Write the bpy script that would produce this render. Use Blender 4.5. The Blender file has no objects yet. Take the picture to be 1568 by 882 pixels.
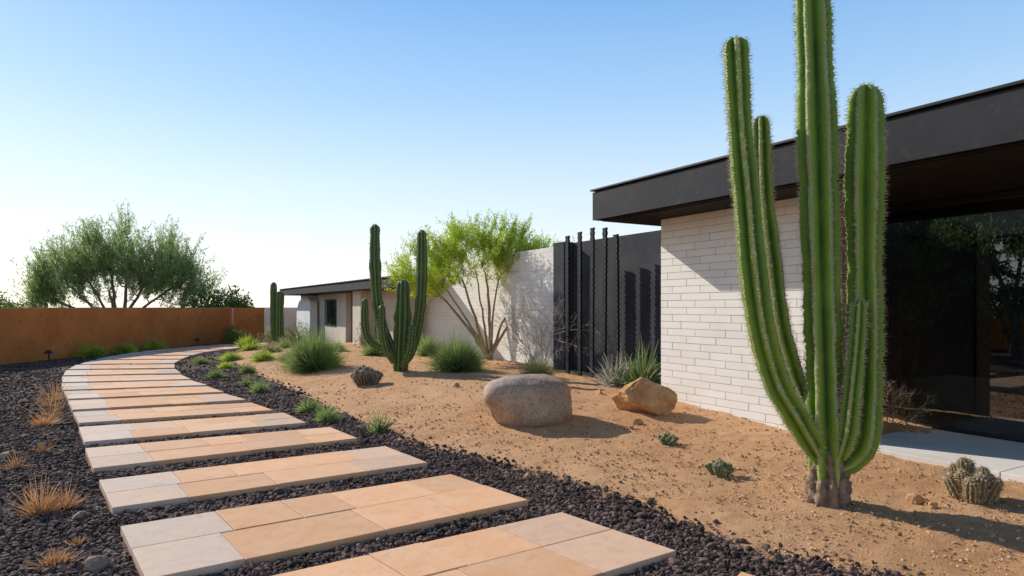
import bpy, math, random
import numpy as np
from mathutils import Vector, noise as mnoise
rng=np.random.default_rng(7); random.seed(7)
scene=bpy.context.scene
COL=scene.collection
def nrm(a):
    a=np.asarray(a,float); return a/(np.linalg.norm(a,axis=-1,keepdims=True)+1e-12)
# ---------------------------------------------------------------- frame of the house (metres)
A=np.array([2.3,10.1]); U=np.array([-.504,.8637]); V=np.array([.8637,.504])
def hp(u,v,z=0.0):
    p=A+u*U+v*V; return (p[0],p[1],z)
# ---------------------------------------------------------------- materials
def newmat(name):
    m=bpy.data.materials.new(name); m.use_nodes=True
    nt=m.node_tree; b=nt.nodes['Principled BSDF']; return m,nt,b
def N(nt,t,**k):
    n=nt.nodes.new(t)
    for a,v in k.items(): setattr(n,a,v)
    return n
def mixc(nt,fac,a,b,blend='MIX'):
    n=N(nt,'ShaderNodeMix',data_type='RGBA',blend_type=blend)
    for i,x in ((0,fac),(6,a),(7,b)):
        if hasattr(x,'is_linked') or hasattr(x,'links'): nt.links.new(x,n.inputs[i])
        elif i==0: n.inputs[0].default_value=x
        else: n.inputs[i].default_value=(*x,1)
    return n.outputs[2]
def maprange(nt,val,a,b,c=0.,d=1.):
    n=N(nt,'ShaderNodeMapRange'); nt.links.new(val,n.inputs[0])
    for i,x in zip((1,2,3,4),(a,b,c,d)): n.inputs[i].default_value=x
    return n.outputs[0]
def noise(nt,scale,detail=4,rough=.6,vec=None,dim='3D'):
    n=N(nt,'ShaderNodeTexNoise'); n.inputs['Scale'].default_value=scale
    n.inputs['Detail'].default_value=detail; n.inputs['Roughness'].default_value=rough
    if vec is None:
        tc=N(nt,'ShaderNodeTexCoord'); vec=tc.outputs['Object']
    nt.links.new(vec,n.inputs['Vector']); return n.outputs[0]
def bump(nt,b,h,strength=.5,dist=.01,chain=None):
    n=N(nt,'ShaderNodeBump'); n.inputs['Strength'].default_value=strength; n.inputs['Distance'].default_value=dist
    nt.links.new(h,n.inputs['Height'])
    if chain is not None: nt.links.new(chain,n.inputs['Normal'])
    nt.links.new(n.outputs[0],b.inputs['Normal']); return n.outputs[0]
def simple(name,c1,c2,scale=5,rough=.7,bs=.3,bd=.01,bscale=40,island=0.0,spec=.4,metal=0,c3=None):
    m,nt,b=newmat(name)
    col=mixc(nt,maprange(nt,noise(nt,scale),.35,.65),c1,c2)
    if c3 is not None:
        col=mixc(nt,maprange(nt,noise(nt,scale*4.3,5,.7),.55,.7),col,c3)
    if island>0:
        g=N(nt,'ShaderNodeNewGeometry')
        f=maprange(nt,g.outputs['Random Per Island'],0,1,1-island,1+island)
        hs=N(nt,'ShaderNodeHueSaturation'); nt.links.new(f,hs.inputs['Value']); nt.links.new(col,hs.inputs['Color']); col=hs.outputs[0]
    nt.links.new(col,b.inputs['Base Color'])
    b.inputs['Roughness'].default_value=rough; b.inputs['Specular IOR Level'].default_value=spec; b.inputs['Metallic'].default_value=metal
    if bs>0: bump(nt,b,noise(nt,bscale,6,.65),bs,bd)
    return m
def leafmat(name,c1,c2,trans=.45,var=.35,tip=None):
    m,nt,b=newmat(name)
    g=N(nt,'ShaderNodeNewGeometry')
    col=mixc(nt,g.outputs['Random Per Island'],c1,c2)
    f=maprange(nt,noise(nt,1.7,3),.3,.7,1-var,1+var)
    hs=N(nt,'ShaderNodeHueSaturation'); nt.links.new(f,hs.inputs['Value']); nt.links.new(col,hs.inputs['Color']); col=hs.outputs[0]
    nt.links.new(col,b.inputs['Base Color']); b.inputs['Roughness'].default_value=.55; b.inputs['Specular IOR Level'].default_value=.3
    t=N(nt,'ShaderNodeBsdfTranslucent'); nt.links.new(col,t.inputs[0])
    mx=N(nt,'ShaderNodeMixShader'); mx.inputs[0].default_value=trans
    nt.links.new(b.outputs[0],mx.inputs[1]); nt.links.new(t.outputs[0],mx.inputs[2])
    nt.links.new(mx.outputs[0],nt.nodes['Material Output'].inputs[0]); return m
# ---------------------------------------------------------------- mesh helpers
def mkobj(name,verts,faces,mat,smooth=False,parent=None,attr=None):
    me=bpy.data.meshes.new(name)
    verts=np.asarray(verts,dtype=np.float32)
    if isinstance(faces,np.ndarray):
        k=faces.shape[1]; me.vertices.add(len(verts)); me.vertices.foreach_set('co',verts.ravel())
        me.loops.add(faces.size); me.loops.foreach_set('vertex_index',faces.astype(np.int32).ravel())
        me.polygons.add(len(faces)); me.polygons.foreach_set('loop_start',np.arange(0,faces.size,k,dtype=np.int32))
        me.polygons.foreach_set('loop_total',np.full(len(faces),k,dtype=np.int32))
        me.update(calc_edges=True)
    else:
        me.from_pydata([tuple(map(float,v)) for v in verts],[],faces); me.update()
    me.polygons.foreach_set('use_smooth',np.full(len(me.polygons),bool(smooth)))
    if attr:
        for k,a in attr.items():
            at=me.attributes.new(k,'FLOAT','POINT'); at.data.foreach_set('value',np.asarray(a,dtype=np.float32))
    if mat: me.materials.append(mat)
    o=bpy.data.objects.new(name,me); COL.objects.link(o)
    if parent: o.parent=parent
    return o
def empty(name,loc=(0,0,0)):
    e=bpy.data.objects.new(name,None); e.empty_display_size=.2; COL.objects.link(e); return e
class Acc:
    def __init__(s): s.v=[];s.f=[];s.n=0;s.a=[]
    def add(s,v,f,a=None):
        v=np.asarray(v,float); f=np.asarray(f,int)
        if f.size==0: return
        s.v.append(v); s.f.append(f+s.n); s.n+=len(v)
        if a is not None: s.a.append(a)
    def obj(s,name,mat,smooth=False,parent=None,attrname=None):
        v=np.concatenate(s.v); f=np.concatenate(s.f)
        return mkobj(name,v,f,mat,smooth,parent,{attrname:np.concatenate(s.a)} if attrname else None)
CUBEF=np.array([[0,3,2,1],[4,5,6,7],[0,1,5,4],[1,2,6,5],[2,3,7,6],[3,0,4,7]])
def hboxv(u0,u1,v0,v1,z0,z1):
    P=[hp(u0,v0,z0),hp(u0,v1,z0),hp(u1,v1,z0),hp(u1,v0,z0)]
    return np.array(P+[(p[0],p[1],z1) for p in P])
def bevel(o,w,seg=2):
    m=o.modifiers.new('bevel','BEVEL'); m.width=w; m.segments=seg; m.limit_method='ANGLE'; return o
def hbox(name,u0,u1,v0,v1,z0,z1,mat,parent=None,bw=.006):
    o=mkobj(name,hboxv(u0,u1,v0,v1,z0,z1),CUBEF,mat,False,parent)
    if bw: bevel(o,bw)
    return o
def quadprism(pts,z0,z1):
    return np.array([(x,y,z0) for x,y in pts]+[(x,y,z1) for x,y in pts])
def tube(pts,r0,r1,k=6,cap=False):
    pts=np.asarray(pts,float); n=len(pts)
    t=np.gradient(pts,axis=0); t=nrm(t)
    ref=np.array([0,0,1.]) if abs(t[0][2])<.9 else np.array([1.,0,0])
    a=nrm(np.cross(t,ref)); b=np.cross(t,a)
    r=np.linspace(r0,r1,n)[:,None,None]; th=np.linspace(0,2*math.pi,k,endpoint=False)
    v=pts[:,None,:]+r*(a[:,None,:]*np.cos(th)[None,:,None]+b[:,None,:]*np.sin(th)[None,:,None])
    i=np.arange(n-1)[:,None]*k; j=np.arange(k)[None,:]; j2=(j+1)%k
    f=np.stack([i+j,i+j2,i+k+j2,i+k+j],-1).reshape(-1,4)
    return v.reshape(-1,3),f
def leaves(C,D,L,W):
    """quads: centre C, direction D, length L, width W"""
    n=len(C); R=nrm(rng.normal(size=(n,3))); S=nrm(np.cross(D,R))
    L=np.broadcast_to(np.asarray(L,float).reshape(-1,1),(n,1)); W=np.broadcast_to(np.asarray(W,float).reshape(-1,1),(n,1))
    v=np.stack([C-D*L*.5,C+S*W*.5,C+D*L*.5,C-S*W*.5],1).reshape(-1,3)
    return v,np.arange(4*n).reshape(-1,4)
# ---------------------------------------------------------------- sand bed outline and terrain height
bed=np.array([(2.15,3.55),(2.35,3.88),(2.0,4.05),(1.55,4.35),(1.3,4.8),(.98,5.45),(.45,6.15),(-.3,6.95),(-1.1,7.75),(-1.85,8.75),(-3.0,10.6),(-4.4,13.0),(-5.9,15.3),(-7.1,17.4),(-9.0,20.5),(-9.9,22.6),(-9.7,24.5),(-8.6,26.5),(-7.0,29.5),
              (-2,32),(6,30),(14,16),(14,-2),(3.2,-2),(2.6,2.2)])
def sdbed(x,y):
    P=np.stack([x,y],-1); d=np.full(x.shape,1e9); ins=np.zeros(x.shape,bool)
    for i in range(len(bed)):
        a=bed[i]; b=bed[(i+1)%len(bed)]; e=b-a
        w=P-a; t=np.clip((w@e)/(e@e),0,1); q=w-t[...,None]*e
        d=np.minimum(d,np.hypot(q[...,0],q[...,1]))
        c=((a[1]>y)!=(b[1]>y))&(x<(b[0]-a[0])*(y-a[1])/(b[1]-a[1]+1e-12)+a[0]); ins^=c
    return np.where(ins,d,-d)
def sst(x,a,b):
    t=np.clip((x-a)/(b-a),0,1); return t*t*(3-2*t)
def terr(x,y):
    x=np.asarray(x,float); y=np.asarray(y,float); s=sdbed(x,y)
    return -.045+.05*sst(s,-.12,.5)+.2*sst(s,0,2.8)*sst(y,6.8,10.5), s
def gz(x,y): return float(terr(np.array([x]),np.array([y]))[0][0])
def spread(a,b,fine0,fine1,step):
    core=list(np.arange(fine0,fine1+1e-6,step)); lo=[];hi=[];d=step;x=fine0
    while x>a: d*=1.5; x-=d; lo.append(x)
    d=step;x=fine1
    while x<b: d*=1.5; x+=d; hi.append(x)
    return lo[::-1]+core+hi
gx=np.array(spread(-2500,2500,-15.5,8,.06))
gy=np.array(spread(-2500,2.4,2.5,9,.045)[:-1]); gy=gy[gy<9.01]
gy=np.concatenate([gy,np.arange(9.06,20,.07),np.arange(20,34,.2)]); d=.3;y=34.
ex=[]
while y<3000: ex.append(y); d*=1.5; y+=d
gy=np.concatenate([gy,ex])
X,Y=np.meshgrid(gx,gy); Z,S=terr(X,Y)
mask=(np.abs(X)<16.5)&(Y>1.5)&(Y<30)
dz=np.zeros(X.shape)
xs=X[mask];ys=Y[mask];ss=S[mask]
vals=np.array([mnoise.noise(Vector((a*2.2,b*2.2,0)))*.022+mnoise.noise(Vector((a*7,b*7,5)))*.016+mnoise.noise(Vector((a*17,b*17,9)))*.012 for a,b in zip(xs,ys)])
dz[mask]=vals*np.where(ss>0,1.,.75)
Z=Z+dz
n0,n1=X.shape
idx=np.arange(n0*n1).reshape(n0,n1)
F=np.stack([idx[:-1,:-1],idx[:-1,1:],idx[1:,1:],idx[1:,:-1]],-1).reshape(-1,4)
mg,nt,b=newmat('ground_mat')
at=N(nt,'ShaderNodeAttribute',attribute_name='sd')
tc=N(nt,'ShaderNodeTexCoord'); ob=tc.outputs['Object']
nz=noise(nt,3.5,5,.65,ob); add=N(nt,'ShaderNodeMath',operation='ADD'); nt.links.new(at.outputs['Fac'],add.inputs[0]); nt.links.new(maprange(nt,nz,.2,.8,-.22,.22),add.inputs[1])
sandf=maprange(nt,add.outputs[0],-.03,.06)
sand=mixc(nt,maprange(nt,noise(nt,.9,5,.6,ob),.35,.65),(.62,.325,.15),(.72,.41,.21))
sand=mixc(nt,maprange(nt,noise(nt,14,6,.7,ob),.5,.75,0,.6),sand,(.40,.19,.08))
sand=mixc(nt,maprange(nt,noise(nt,90,3,.7,ob),.58,.72,0,.6),sand,(.76,.50,.31))
sand=mixc(nt,maprange(nt,noise(nt,45,4,.75,ob),.62,.72,0,.5),sand,(.26,.13,.06))
vor=N(nt,'ShaderNodeTexVoronoi'); vor.inputs['Scale'].default_value=38; nt.links.new(ob,vor.inputs['Vector'])
sx=N(nt,'ShaderNodeSeparateColor'); nt.links.new(vor.outputs['Color'],sx.inputs[0])
gr=mixc(nt,sx.outputs[0],(.06,.036,.028),(.18,.115,.088))
gr=mixc(nt,maprange(nt,sx.outputs[1],.85,1),gr,(.28,.19,.14))
col=mixc(nt,sandf,gr,sand); nt.links.new(col,b.inputs['Base Color']); b.inputs['Roughness'].default_value=.95; b.inputs['Specular IOR Level'].default_value=.15
inv=maprange(nt,vor.outputs['Distance'],0,.7,1,0)
hm=N(nt,'ShaderNodeMix',data_type='FLOAT'); nt.links.new(sandf,hm.inputs[0]); nt.links.new(inv,hm.inputs[2]); nt.links.new(noise(nt,60,6,.75,ob),hm.inputs[3])
bump(nt,b,hm.outputs[0],1.,.024)
ground=mkobj('ground',np.stack([X,Y,Z],-1).reshape(-1,3),F,mg,True,None,{'sd':S.ravel()})
# ---------------------------------------------------------------- paving slabs
slabs=[ # TL TR BR BL in metres
 [(-.3,1.75),(1.38,3.93),(2.05,3.2),(.4,1.2)],
 [(-1.92,3.55),(.386,5.08),(1.08,4.27),(-1.2,2.72)],
 [(-2.84,4.73),(-.58,6.22),(.14,5.37),(-2.13,3.80)],
 [(-3.79,5.99),(-1.45,7.48),(-.86,6.67),(-3.16,5.16)],
 [(-4.80,7.34),(-2.41,8.65),(-1.87,7.92),(-4.12,6.42)],
 [(-5.74,8.65),(-3.43,9.82),(-2.83,9.0),(-5.03,7.68)],
 [(-6.66,9.9),(-4.34,10.88),(-3.69,10.1),(-5.95,8.97)],
 [(-7.55,11.1),(-5.26,12.0),(-4.55,11.2),(-6.8,10.1)],
 [(-8.44,12.3),(-6.08,13.05),(-5.4,12.25),(-7.68,11.3)],
 [(-9.35,13.55),(-6.95,14.15),(-6.2,13.3),(-8.6,12.5)],
 [(-10.3,14.95),(-7.8,15.4),(-7.1,14.45),(-9.5,13.8)],
 [(-11.2,16.4),(-8.6,16.7),(-7.95,15.7),(-10.45,15.2)],
 [(-11.95,17.9),(-9.35,18.1),(-8.8,17.05),(-11.35,16.7)],
 [(-12.55,19.5),(-10.0,19.7),(-9.55,18.45),(-12.05,18.2)],
 [(-13.0,21.2),(-10.5,21.3),(-10.15,20.1),(-12.65,19.85)],
 [(-13.2,23.0),(-10.8,22.9),(-10.6,21.7),(-13.05,21.5)],
 [(-13.1,24.9),(-10.8,24.3),(-10.85,23.2),(-13.2,23.3)],
 [(-12.7,26.8),(-10.6,25.6),(-10.75,24.6),(-13.1,25.2)],
 [(-11.9,28.5),(-10.1,26.8),(-10.5,25.9),(-12.6,27.1)],
 [(-10.8,29.9),(-9.4,27.9),(-10.0,27.1),(-11.8,28.8)],
]
mt,nt,b=newmat('stone_tile')
g=N(nt,'ShaderNodeNewGeometry'); at=N(nt,'ShaderNodeAttribute',attribute_name='tone')
tc=N(nt,'ShaderNodeTexCoord'); ob=tc.outputs['Object']
c=mixc(nt,at.outputs['Fac'],(.80,.425,.215),(.66,.53,.43))
c=mixc(nt,maprange(nt,noise(nt,2.3,5,.65,ob),.4,.7,0,.45),c,(.84,.57,.37))
c=mixc(nt,maprange(nt,noise(nt,9,6,.7,ob),.5,.75,0,.5),c,(.62,.31,.15))
hs=N(nt,'ShaderNodeHueSaturation'); nt.links.new(maprange(nt,g.outputs['Random Per Island'],0,1,.86,1.06),hs.inputs['Value']); nt.links.new(c,hs.inputs['Color'])
c=mixc(nt,maprange(nt,noise(nt,140,3,.6,ob),.6,.72,0,.3),hs.outputs[0],(.25,.17,.12))
nt.links.new(c,b.inputs['Base Color']); b.inputs['Roughness'].default_value=.8; b.inputs['Specular IOR Level'].default_value=.15
b1=bump(nt,b,noise(nt,7,5,.6,ob),.4,.015); bump(nt,b,noise(nt,120,5,.7,ob),.35,.003,b1)
path=empty('stone_paver_path')
acc=Acc(); cores=Acc()
for si,s in enumerate(slabs):
    TL,TR,BR,BL=[np.array(p,float) for p in s]
    z1=.012+rng.uniform(-.004,.004)
    def Q(a,c_): return (TL*(1-a)+TR*a)*(1-c_)+(BL*(1-a)+BR*a)*c_
    split=.5+rng.uniform(-.06,.06)
    for row,(c0,c1) in enumerate(((0,split),(split,1))):
        if row==0:
            cuts=np.linspace(0,1,6); cuts[1:-1]+=rng.uniform(-.045,.045,4)
        else: cuts=np.array([0,.2,.2+.3+rng.uniform(-.06,.06),.78+rng.uniform(-.04,.04),1.])
        for k in range(len(cuts)-1):
            a0,a1=cuts[k],cuts[k+1]; g_=.0012; gc=.0032
            pts=[Q(a0+g_,c0+gc),Q(a0+g_,c1-gc),Q(a1-g_,c1-gc),Q(a1-g_,c0+gc)]
            tone=np.clip((.8 if k==0 else (.5 if k==len(cuts)-2 and si%2==1 else .0))+rng.uniform(-.1,.13)+(.15 if si>8 else 0)+(.25 if rng.random()<.1 else 0),0,1)
            acc.add(quadprism(pts,-.075,z1+rng.uniform(-.003,.003)),CUBEF,np.full(8,tone))
    cores.add(quadprism([Q(.003,.006),Q(.003,.994),Q(.997,.994),Q(.997,.006)],-.08,z1-.006),CUBEF)
o=acc.obj('tiles',mt,False,path,'tone'); bevel(o,.005,2)
cores.obj('mortar_bed',simple('mortar',(.36,.25,.17),(.44,.31,.22),9,.95),False,path)
def inslab(x,y,grow=0.0):
    r=np.zeros(x.shape,bool)
    for s in slabs:
        ins=np.ones(x.shape,bool)
        for i in range(4):
            a=np.array(s[i]); b_=np.array(s[(i+1)%4]); e=b_-a; L=np.hypot(*e)
            ins&=((e[0]*(y-a[1])-e[1]*(x-a[0]))/L<grow)
        r|=ins
    return r
# ---------------------------------------------------------------- scattered stones (one mesh each)
ph=(1+5**.5)/2
ICO=nrm(np.array([(-1,ph,0),(1,ph,0),(-1,-ph,0),(1,-ph,0),(0,-1,ph),(0,1,ph),(0,-1,-ph),(0,1,-ph),(ph,0,-1),(ph,0,1),(-ph,0,-1),(-ph,0,1)]))
ICF=np.array([(0,11,5),(0,5,1),(0,1,7),(0,7,10),(0,10,11),(1,5,9),(5,11,4),(11,10,2),(10,7,6),(7,1,8),(3,9,4),(3,4,2),(3,2,6),(3,6,8),(3,8,9),(4,9,5),(2,4,11),(6,2,10),(8,6,7),(9,8,1)])
def stones(name,x,y,z,r,mat):
    n=len(x); V0=ICO[None]*(1+rng.uniform(-.28,.28,(n,12,1)))
    V0=V0*rng.uniform(.55,1.2,(n,1,3))
    q=nrm(rng.normal(size=(n,4))); w,a,b_,c=q.T
    R=np.stack([1-2*(b_*b_+c*c),2*(a*b_-c*w),2*(a*c+b_*w),2*(a*b_+c*w),1-2*(a*a+c*c),2*(b_*c-a*w),2*(a*c-b_*w),2*(b_*c+a*w),1-2*(a*a+b_*b_)],-1).reshape(n,3,3)
    V1=np.einsum('nij,nkj->nki',R,V0)*r[:,None,None]; V1[:,:,2]*=.8
    V1+=np.stack([x,y,z],-1)[:,None,:]
    f=(ICF[None]+12*np.arange(n)[:,None,None]).reshape(-1,3)
    return mkobj(name,V1.reshape(-1,3),f,mat)
def cand(n,y0,y1,p=1.0,xl=-.86,xr=.9):
    y=(rng.random(n)**p)*(y1-y0)+y0; x=rng.uniform(xl,xr,n)*y; return x,y
gx_,gy_,gr_=[],[],[]
for n,y0,y1,r0,r1 in ((58000,3.3,6.5,.007,.030),(48000,6.3,10,.009,.030),(34000,10,17,.014,.036),(14000,17,29,.02,.045)):
    x,y=cand(n,y0,y1); s=sdbed(x,y)+rng.normal(0,.10,n)
    k=(s<0.02)&~inslab(x,y,.0)&(x<3)&(x>-14.2)
    x,y=x[k],y[k]; gx_.append(x);gy_.append(y); gr_.append(r0+(r1-r0)*rng.random(len(x))**2.2)
x,y,r=map(np.concatenate,(gx_,gy_,gr_))
big=rng.random(len(x))<.02; r[big]*=1.7
inn=inslab(x,y,r*.7); x,y,r=x[~inn],y[~inn],r[~inn]
z=terr(x,y)[0]+r*.25+.004
mgr=simple('lava_gravel',(.075,.043,.033),(.17,.105,.08),1.2,.9,.5,.004,90,.8,.3)
stones('gravel',x,y,z,r,mgr)
xs_,ys_,rs_=[],[],[]
for n,y0,y1,r0,r1 in ((16000,3.4,6.5,.003,.015),(17000,6,10,.004,.019),(10000,10,19,.007,.022)):
    x,y=cand(n,y0,y1); s=sdbed(x,y); k=(s>0)&(rng.random(n)<np.exp(-s*.5)+.4)
    x,y=x[k],y[k]; xs_.append(x);ys_.append(y);rs_.append(r0+(r1-r0)*rng.random(len(x))**3)
x,y,r=map(np.concatenate,(xs_,ys_,rs_)); z=terr(x,y)[0]+r*.2+.003
stones('pebbles',x,y,z,r,simple('pebble',(.36,.19,.09),(.58,.37,.22),1.2,.9,.3,.003,90,.55))
# ---------------------------------------------------------------- boulders
def boulder(name,loc,dim,mat,seed,planes=0,power=2.4,rot=0,amp=.05,sub=5,pd=(.62,.86),smooth=True):
    import bmesh
    bm=bmesh.new(); bmesh.ops.create_icosphere(bm,subdivisions=sub,radius=1)
    P=np.array([v.co[:] for v in bm.verts]); F_=[[v.index for v in f.verts] for f in bm.faces]; bm.free()
    r=np.random.default_rng(seed)
    k=(np.abs(P)**power).sum(1)**(-1/power); P=P*k[:,None]
    for i in range(planes):
        n=nrm(r.normal(size=3)*np.array([1,1,.8])); dd=r.uniform(*pd); h=P@n; P=P-np.maximum(h-dd,0)[:,None]*n
    off=Vector(r.uniform(0,50,3))
    P=P*np.array([1+amp*2*mnoise.noise(Vector(p)*1.1+off)+amp*.8*mnoise.noise(Vector(p)*2.7+off)+amp*.22*mnoise.noise(Vector(p)*8+off)+amp*.1*mnoise.noise(Vector(p)*20+off) for p in P])[:,None]
    P=P*np.array(dim)/2; c,s=math.cos(rot),math.sin(rot)
    P=np.stack([P[:,0]*c-P[:,1]*s,P[:,0]*s+P[:,1]*c,P[:,2]],-1)+np.array(loc)
    return mkobj(name,P,F_,mat,smooth)
mb,nt,b=newmat('granite')
tc=N(nt,'ShaderNodeTexCoord'); ob=tc.outputs['Object']
c=mixc(nt,maprange(nt,noise(nt,2.5,5,.6,ob),.38,.62),(.42,.28,.18),(.55,.43,.33))
c=mixc(nt,maprange(nt,noise(nt,14,5,.7,ob),.48,.7,0,.6),c,(.30,.18,.11))
c=mixc(nt,maprange(nt,noise(nt,60,3,.7,ob),.53,.64,0,.75),c,(.13,.10,.08))
c=mixc(nt,maprange(nt,noise(nt,45,3,.7,ob),.58,.66,0,.7),c,(.74,.66,.57))
nt.links.new(c,b.inputs['Base Color']); b.inputs['Roughness'].default_value=.85; b.inputs['Specular IOR Level'].default_value=.2
b1=bump(nt,b,noise(nt,10,6,.7,ob),.8,.04); bump(nt,b,noise(nt,70,5,.7,ob),.7,.01,b1)
boulder('granite_boulder',(.2,8.8,gz(.2,8.8)+.24),(1.2,.9,.74),mb,8,5,3.0,.05,.045,5,(.84,.95))
mr=simple('ochre_rock',(.52,.25,.09),(.64,.40,.20),5,.85,1.,.04,12,0,.2,0,(.20,.10,.045))
boulder('ochre_rock',(1.92,9.05,gz(1.9,9.05)+.17),(1.05,.72,.68),mr,23,22,2.0,-.25,.10,5,(.5,.82),False)
for i,(x_,y_,s_) in enumerate(((1.63,8.45,.1),(1.5,8.25,.07),(1.4,10.4,.12),(2.05,9.6,.13),(.15,6.25,.08),(.25,6.3,.05),(3.3,5.35,.09),(-2.6,4.1,.12),(-3.35,5.05,.09),(-1.0,11.6,.1),(3.35,5.2,.06),(-5.5,7.1,.1))):
    boulder('small_rock',(x_,y_,gz(x_,y_)+s_*.2),(s_*1.5,s_*1.1,s_),mr if x_>0 else mb,40+i,9,2.2,i,.12,3)
# ---------------------------------------------------------------- cacti
def catmull(P,step):
    P=np.asarray(P,float); P=np.vstack([2*P[0]-P[1],P,2*P[-1]-P[-2]]); out=[]
    for i in range(1,len(P)-2):
        L=np.linalg.norm(P[i+1][:3]-P[i][:3]); m=max(2,int(L/step))
        for t in np.linspace(0,1,m,endpoint=False):
            out.append(.5*((2*P[i])+(-P[i-1]+P[i+1])*t+(2*P[i-1]-5*P[i]+4*P[i+1]-P[i+2])*t*t+(-P[i-1]+3*P[i]-3*P[i+1]+P[i+2])*t**3))
    out.append(P[-2]); return np.array(out)
def column(acc,sp,pts,ribs=7,depth=.3,step=.04,spine=.035,spacing=.035,nsp=4,per=8,twist=0.,sw=.0016,seed=0,sharp=.85):
    C=catmull(pts,step); ctr=C[:,:3]; R=C[:,3].copy()
    rr=np.random.default_rng(seed+11)
    d=nrm(ctr[-1]-ctr[-2]); Rt=R[-1]; m=7
    ang=np.linspace(0,math.pi/2,m+1)[1:]
    ctr=np.vstack([ctr,ctr[-1]+d*(np.sin(ang)*Rt*1.1)[:,None]]); R=np.concatenate([R,Rt*np.cos(ang)+.001])
    s=np.concatenate([[0],np.cumsum(np.linalg.norm(np.diff(ctr,axis=0),axis=1))])
    wob=np.array([mnoise.noise(Vector((t*1.6,seed*3.1,0)))*.15+mnoise.noise(Vector((t*6,seed*3.1,4)))*.08 for t in s]); R=R*(1+wob)
    t=nrm(np.gradient(ctr,axis=0)); a=np.zeros_like(t); a0=nrm(np.cross(t[0],[0,1,.01])); 
    for i in range(len(t)):
        a0=nrm(a0-(a0@t[i])*t[i]); a[i]=a0
    b_=np.cross(t,a); M=ribs*per; th=np.linspace(0,2*math.pi,M,endpoint=False)
    crest=np.abs(np.cos(ribs*th/2)); prof=(1-depth)+depth*crest**sharp
    tw=twist*s+seed*.7
    ca=np.cos(th[None]+tw[:,None]); sa=np.sin(th[None]+tw[:,None])
    bmp=1+.045*np.sin(s/.055*2*math.pi+0)[:,None]*(crest[None]**6)
    rad=R[:,None]*prof[None]*bmp*(1+.014*rr.normal(size=(len(R),1)))
    v=ctr[:,None]+rad[...,None]*(a[:,None]*ca[...,None]+b_[:,None]*sa[...,None])
    n=len(ctr); i=np.arange(n-1)[:,None]*M; j=np.arange(M)[None]; j2=(j+1)%M
    f=np.stack([i+j,i+j2,i+M+j2,i+M+j],-1).reshape(-1,4)
    acc.add(v.reshape(-1,3),f,np.broadcast_to(crest,(n,M)).ravel().copy())
    if sp is not None:
        k=int(s[-1]/spacing); SC=[];SD=[]
        for q in range(ribs):
            ti=np.interp(np.linspace(.03,1,k)*s[-1],s,np.arange(n)); ii=ti.astype(int).clip(0,n-2); fr_=(ti-ii)[:,None]
            th0=2*math.pi*q/ribs
            out=a[ii]*np.cos(th0+tw[ii])[:,None]+b_[ii]*np.sin(th0+tw[ii])[:,None]
            base=ctr[ii]*(1-fr_)+ctr[ii+1]*fr_+out*(R[ii]*.97)[:,None]
            up=t[ii]
            for w in range(nsp):
                SC.append(base); SD.append(nrm(out+rr.normal(0,.6,out.shape)+up*rr.uniform(-.3,.3)))
        SC=np.concatenate(SC); SD=np.concatenate(SD); L=spine*rr.uniform(.35,1.2,len(SC))
        side=nrm(np.cross(SD,rr.normal(size=SD.shape)))*sw
        vv=np.stack([SC-side,SC+side,SC+SD*L[:,None]],1).reshape(-1,3); sp.add(vv,np.arange(len(vv)).reshape(-1,3))
def cactusmat(name,dark,mid,crest,scar=(.2,.16,.07)):
    m,nt,b=newmat(name); at=N(nt,'ShaderNodeAttribute',attribute_name='crest')
    c=mixc(nt,maprange(nt,at.outputs['Fac'],0,.8),dark,mid); c=mixc(nt,maprange(nt,at.outputs['Fac'],.9,1,0,.8),c,crest)  # rib valleys darkened in the colour, deepening the shade between ribs
    c=mixc(nt,maprange(nt,noise(nt,2.2,5,.65),.45,.75,0,.6),c,tuple(x*y for x,y in zip(mid,(1.6,1.35,1.2))))
    c=mixc(nt,maprange(nt,noise(nt,5,6,.7),.55,.75,0,.5),c,tuple(x*.45 for x in mid))
    c=mixc(nt,maprange(nt,noise(nt,18,5,.7),.6,.75,0,.65),c,scar)
    nt.links.new(c,b.inputs['Base Color']); b.inputs['Roughness'].default_value=.5; b.inputs['Specular IOR Level'].default_value=.3
    bump(nt,b,noise(nt,30,5,.65),.6,.012); return m
mc=cactusmat('cactus_skin',(.022,.07,.01),(.17,.28,.025),(.50,.50,.22))
mc2=cactusmat('cactus_skin_dark',(.025,.06,.015),(.08,.14,.025),(.27,.27,.12))
msp=simple('cactus_spine',(.70,.62,.46),(.54,.40,.24),9,.6,0)
mwood=simple('corky_bark',(.19,.12,.08),(.36,.26,.18),14,.95,1.,.03,30)
bigc=empty('organ_pipe_cactus')
acc=Acc();sp=Acc()
kw=dict(spine=.045,spacing=.026,nsp=8,sw=.0021,sharp=1.15,step=.028)
column(acc,sp,[(2.575,5.33,.16,.13),(2.57,5.33,.4,.15),(2.555,5.33,.91,.145),(2.52,5.33,1.97,.142),(2.49,5.33,3.04,.148),(2.455,5.33,4.1,.135),(2.43,5.33,4.55,.12)],6,.5,seed=1,**kw)
column(acc,sp,[(2.50,5.30,.36,.07),(2.40,5.27,.52,.105),(2.27,5.25,.73,.115),(2.12,5.25,1.0,.112),(2.0,5.25,1.44,.11),(1.93,5.25,1.97,.11),(1.885,5.25,2.49,.11),(1.835,5.25,3.02,.105),(1.80,5.25,3.66,.095)],6,.5,seed=2,**kw)
column(acc,sp,[(2.56,5.42,.42,.06),(2.47,5.48,.75,.08),(2.36,5.5,1.05,.09),(2.25,5.5,1.45,.093),(2.18,5.5,1.98,.09),(2.12,5.5,2.53,.09),(2.10,5.5,3.12,.08)],6,.5,seed=3,**kw)
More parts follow.
